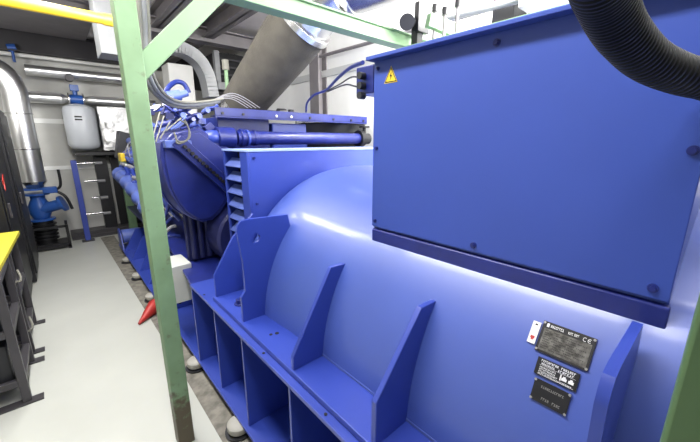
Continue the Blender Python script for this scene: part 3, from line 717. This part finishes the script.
b = NB(); q = PY(6, 45, 7.6); cyl(b, q + Vector((0, .2, 0)), q + Vector((.1, .2, .02)), .055, 16); cyl(b, q + Vector((.05, .2, 0)), q + Vector((.05, .2, -.2)), .02, 10); one('actuator', b, 'pumpblue', 'small blue actuator above the pipes in the upper left corner', 'valve')
# grey expansion tank
tk = thing('expansion_tank', 'grey upright expansion tank mounted on the back wall', 'tank', (.5, 7.72, 1.6))
xa, xb = PY(65, 120, 7.5).x, PY(97, 120, 7.5).x; r = (xb - xa) / 2 + .015; xc = (xa + xb) / 2
zt, zb = PY(80, 103, 7.5).z, PY(80, 151, 7.5).z
b = NB(); h = zt - zb
lathe(b, (xc, 7.68, zb), (0, 0, 1), [(0, .04), (.02, r * .6), (.06, r * .88), (.12, r), (h - .12, r), (h - .06, r * .9), (h - .02, r * .6), (h, .04)], 40); tko = obj('vessel', b, 'tank', tk)
b = NB(); rings(b, [(xc, 7.68, zb + h * .48), (xc, 7.68, zb + h * .5)], r + .004, 40); obj('seam_band', b, 'tank', tk)
b = NB(); box(b, xc - .09, xc + .01, 7.68 - r - .004, 7.68 - r + .02, zb + h * .70, zb + h * .73); box(b, xc - .09, xc + .01, 7.68 - r - .004, 7.68 - r + .02, zb + h * .64, zb + h * .67); obj('label_print', b, 'ink', tk)
# foil-wrapped unit
b = NB(); f0, f1 = PY(91, 106, 7.45), PY(121, 150, 7.45)
box(b, xc + r + .015, f1.x + .25, 7.45, 7.75, f1.z, f0.z)
bmesh.ops.subdivide_edges(b, edges=b.edges[:], cuts=9, use_grid_fill=True)
for v in b.verts: v.co += Vector((R.uniform(-.012, .012), R.uniform(-.015, .015), R.uniform(-.01, .01)))
one('foil_lagging', b, 'foil', 'crumpled silver foil lagged unit right of the grey tank', 'insulation')
# shelf rack: black frame
rk = thing('wall_rack', 'black steel wall rack with horizontal tubes below the tank', 'rack', (.6, 7.9, 0))
b = NB(); x0 = PY(74, 152, 7.7).x
box(b, x0, 1.5, 7.5, 8.0, 1.50, 1.56); obj('rack_top', b, 'black', rk, .004)
b = NB(); xv = PY(105, 190, 7.8).x; box(b, xv - .09, xv + .10, 7.72, 7.9, .06, 1.50); obj('upright', b, 'black', rk, .004)
b = NB(); box(b, xv + .16, 1.9, 7.82, 7.9, .06, 1.50); obj('back_board', b, 'black', rk, .004)
b = NB(); box(b, .05, 1.5, 7.62, 7.95, .06, .13); box(b, .05, 1.5, 7.60, 7.64, .0, .06); obj('bottom_shelf', b, 'charcoal', rk, .004)
for v, u0 in ((163, 72), (181, 84), (198, 92), (214, 86)):
    z_ = PY(90, v, 7.8).z; xs = PY(u0, v, 7.8).x
    b = NB(); cyl(b, (xs, 7.8, z_), (xv - .09, 7.8, z_), .022, 12); obj('rack_tube', b, 'steel', rk)
    b = NB(); cyl(b, (xv - .095, 7.70, z_), (xv + .02, 7.70, z_), .03, 12); obj('clip', b, 'wirewhite', rk)
# blue post
p0, p1 = PY(73, 160, 7.55), PY(85, 226, 7.55)
t = thing('blue_post', 'slim blue square post with foot plate before the back wall', 'post', (p1.x, 7.5, 0))
xm = (p0.x + p1.x) / 2
b = NB(); box(b, xm - .04, xm + .04, 7.38, 7.46, .02, p0.z); obj('upright', b, 'blue', t, .004)
b = NB(); box(b, xm - .09, xm + .09, 7.34, 7.49, 0, .02); obj('foot_plate', b, 'charcoal', t)
# silver lagged riser and pump
xr = -.27
rs = thing('lagged_riser', 'thick shiny aluminium lagged riser pipe bending at the top left', 'pipe', (xr, 7.35, 1.1))
b = NB(); zt = 2.72
tube(b, [(-2.0, 7.35, 2.84), (-1.0, 7.35, 2.84), (xr - .38, 7.35, 2.84), (xr - .10, 7.35, 2.74), (xr, 7.35, 2.50), (xr, 7.35, 2.2), (xr, 7.35, 1.6), (xr, 7.35, 1.12)], .155, 32); obj('cladding', b, 'alu', rs)
b = NB(); cyl(b, (xr, 7.35, 1.12), (xr, 7.35, 1.02), .165, 32, .10); obj('end_cone', b, 'steel', rs)
b = NB()
for z_ in (1.62, 2.15): cyl(b, (xr, 7.35, z_), (xr, 7.35, z_ + .012), .17, 32)
obj('cladding_band', b, 'steel', rs)
pm = thing('pump', 'blue flanged pump and valve on a black stand below the silver riser', 'pump', (xr, 7.35, 0))
b = NB(); cyl(b, (xr, 7.35, .985), (xr, 7.35, 1.015), .16, 24); cyl(b, (xr, 7.35, .90), (xr, 7.35, .93), .16, 24); obj('flange', b, 'pumpblue', pm)
b = NB(); lathe(b, (xr, 7.35, .48), (0, 0, 1), [(0, .17), (.03, .17), (.03, .10), (.12, .14), (.25, .14), (.36, .09), (.42, .10)], 28); cyl(b, (xr, 7.30, .66), (xr + .28, 7.22, .74), .085, 20); cyl(b, (xr + .27, 7.22, .735), (xr + .31, 7.21, .75), .13, 20); obj('body', b, 'pumpblue', pm)
b = NB(); tube(b, [(xr + .12, 7.25, .95), (xr + .30, 7.22, 1.02), (xr + .32, 7.2, 1.3)], .02, 10); tube(b, [(xr + .2, 7.25, .98), (xr + .34, 7.2, .86), (xr + .40, 7.2, .64)], .022, 10); obj('lever', b, 'black', pm)
b = NB(); box(b, xr + .08, xr + .26, 7.17, 7.28, .93, 1.03); obj('gearbox', b, 'pumpblue', pm, .01)
b = NB(); cyl(b, (xr, 7.35, .10), (xr, 7.35, .475), .13, 24)
for i in range(5): cyl(b, (xr, 7.35, .16 + i * .06), (xr, 7.35, .18 + i * .06), .17, 24)
obj('motor', b, 'black', pm)
b = NB()
for sx in (-.22, .28):
    box(b, xr + sx - .02, xr + sx + .02, 7.1, 7.55, .03, .07)
    for sy in (7.1, 7.51): box(b, xr + sx - .02, xr + sx + .02, sy, sy + .04, 0, .40)
box(b, xr - .22, xr + .28, 7.1, 7.14, .03, .07); box(b, xr - .22, xr + .28, 7.1, 7.13, .36, .40); box(b, xr - .2, xr + .26, 7.14, 7.5, .07, .10); obj('stand', b, 'black', pm)
b = NB(); box(b, -.95, -.50, 7.0, 7.5, 0.0, .95); one('dark_housing', b, 'dark', 'low dark housing between the pump and the black cabinets', 'cabinet', bevel=.01)
# black electrical cabinets, left
for (y0, y1, xf, zt, lab) in ((4.6, 5.5, -.42, 2.12, 'black electrical cabinet at left, nearer one'), (5.55, 6.5, -.38, 2.12, 'black electrical cabinet at left, farther one with a red mark')):
    t = thing('electrical_cabinet', lab, 'cabinet', (xf - .3, y0, 0), 'black cabinets along the left wall')
    b = NB(); box(b, xf - .65, xf, y0, y1, 0.02, zt); obj('body', b, 'black', t, .006)
    b = NB(); box(b, xf + .001, xf + .018, y0 + .02, y1 - .02, .12, zt - .05); dr = obj('door', b, 'black', t, .004)
    b = NB(); box(b, xf + .018, xf + .04, y0 + .07, y0 + .10, 1.0, 1.15); obj('handle', b, 'charcoal', dr, .004)
    if y0 > 5:
        q = PX(3, 183, xf + .02)
        b = NB(); bar(b, (xf + .02, q.y, q.z), (xf + .02, q.y + .14, q.z + .05), .006, .04); bar(b, (xf + .02, q.y + .14, q.z + .05), (xf + .02, q.y + .05, q.z - .07), .006, .04); obj('red_mark', b, 'red', dr)

# ================================================================== WORKBENCH RACKS
def bench(y0, y1, xr0, xr1, lab, bins):
    t = thing('storage_bench', lab, 'bench', ((xr0 + xr1) / 2, (y0 + y1) / 2, 0), 'dark steel storage benches on the left')
    L = .045
    for (x, y) in ((xr1, y0), (xr1, y1 - L), (xr0, y0), (xr0, y1 - L)):
        b = NB(); box(b, x - L, x, y, y + L, .012, .90); obj('leg', b, 'charcoal', t, .003)
    for y in (y0, y1 - L):
        b = NB(); box(b, xr0 - .10, xr1 + .06, y - .02, y + .05, 0, .012); obj('foot_skid', b, 'charcoal', t)
    for z_ in (.14, .50, .86):
        b = NB(); box(b, xr1 - L, xr1 - .004, y0 + L, y1 - L, z_, z_ + .045); box(b, xr0 - L, xr1 - L, y0 + .004, y0 + L - .004, z_, z_ + .045); box(b, xr0 - L, xr1 - L, y1 - L, y1 - .004, z_, z_ + .045); obj('rail', b, 'charcoal', t, .002)
    b = NB(); box(b, xr0 - L, xr1 - L, y0 + L, y1 - L, .15, .165); box(b, xr0 - L, xr1 - L, y0 + L, y1 - L, .51, .525); obj('shelf', b, 'black', t)
    for z_, h_ in bins:
        b = NB(); n = 2; w_ = (y1 - y0 - 2 * L - .06) / n
        for i in range(n):
            b = NB(); ya = y0 + L + .02 + i * (w_ + .02)
            box(b, xr0 + .02, xr1 - L - .015, ya, ya + w_, z_ + .001, z_ + h_)
            bo = one('storage_bin', b, 'dark', '%s dark bin on the %s shelf of the %s storage bench' % ('nearer' if i == 0 else 'farther', 'lower' if z_ < .3 else 'upper', 'near' if y0 < 3.2 else 'far'), 'bin', 'dark bins in the storage benches', .01)
    return t
t1 = bench(2.90, 3.50, -1.0, -.36, 'near dark steel storage bench with skid feet at the left edge', ((.165, .26), (.525, .28)))
t2 = bench(3.62, 4.28, -1.0, -.36, 'far dark steel storage bench with skid feet at left', ((.165, .24), (.525, .28)))
b = NB(); prism(b, [(-1.05, 2.70), (-.385, 2.70), (-.33, 4.26), (-1.05, 4.26)], 'z', .906, .94); one('worktop', b, 'yellow_top', 'yellow worktop laid over the two dark storage benches', 'worktop', bevel=.004)
for (y, z_, lab) in ((3.56, .70, 'cream cable tie tying the benches near their tops'), (3.56, .28, 'cream cable tie tying the benches near the floor')):
    b = NB(); pts = [(-.35, y - .10, z_), (-.335, y - .02, z_ - .02), (-.335, y + .05, z_ - .01), (-.35, y + .12, z_ + .03)]
    tube(b, pts, .008, 8); one('cable_tie', b, 'wire', lab, 'cable tie')

# ================================================================== SMALL NEAR THINGS
eb = thing('electrical_box', 'grey white electrical box hung on the base frame behind the green post', 'electrical box', (.66, 3.0, .4))
b = NB(); y0, y1 = 2.80, 3.05
box(b, .58, .73, 2.80, 3.10, .45, .77); obj('body', b, 'greybox', eb, .005)
b = NB(); box(b, .572, .58, 2.81, 3.09, .46, .76); obj('door', b, 'greybox', eb, .003)
b = NB(); cyl(b, (.62, 2.86, .45), (.62, 2.86, .42), .012, 10); cyl(b, (.65, 3.0, .45), (.65, 3.0, .42), .015, 10); obj('gland', b, 'dark', eb)
b = NB(); box(b, .73, .98, 2.86, 3.04, .55, .58); obj('bracket', b, 'blue_dark', eb)
# little label on end of the base frame
# red cone-like funnel lying on the floor
b = NB()
tip, mou = Vector((.386, 3.54, .016)), Vector((.575, 3.73, .074))
rings(b, [tip, tip.lerp(mou, .3), tip.lerp(mou, .7), mou, mou + (mou - tip).normalized() * .02], [.012, .03, .058, .072, .066], 24)
one('red_funnel', b, 'red', 'red plastic funnel lying on the floor beside the green post', 'funnel')
# cable on floor under base (dark drain)
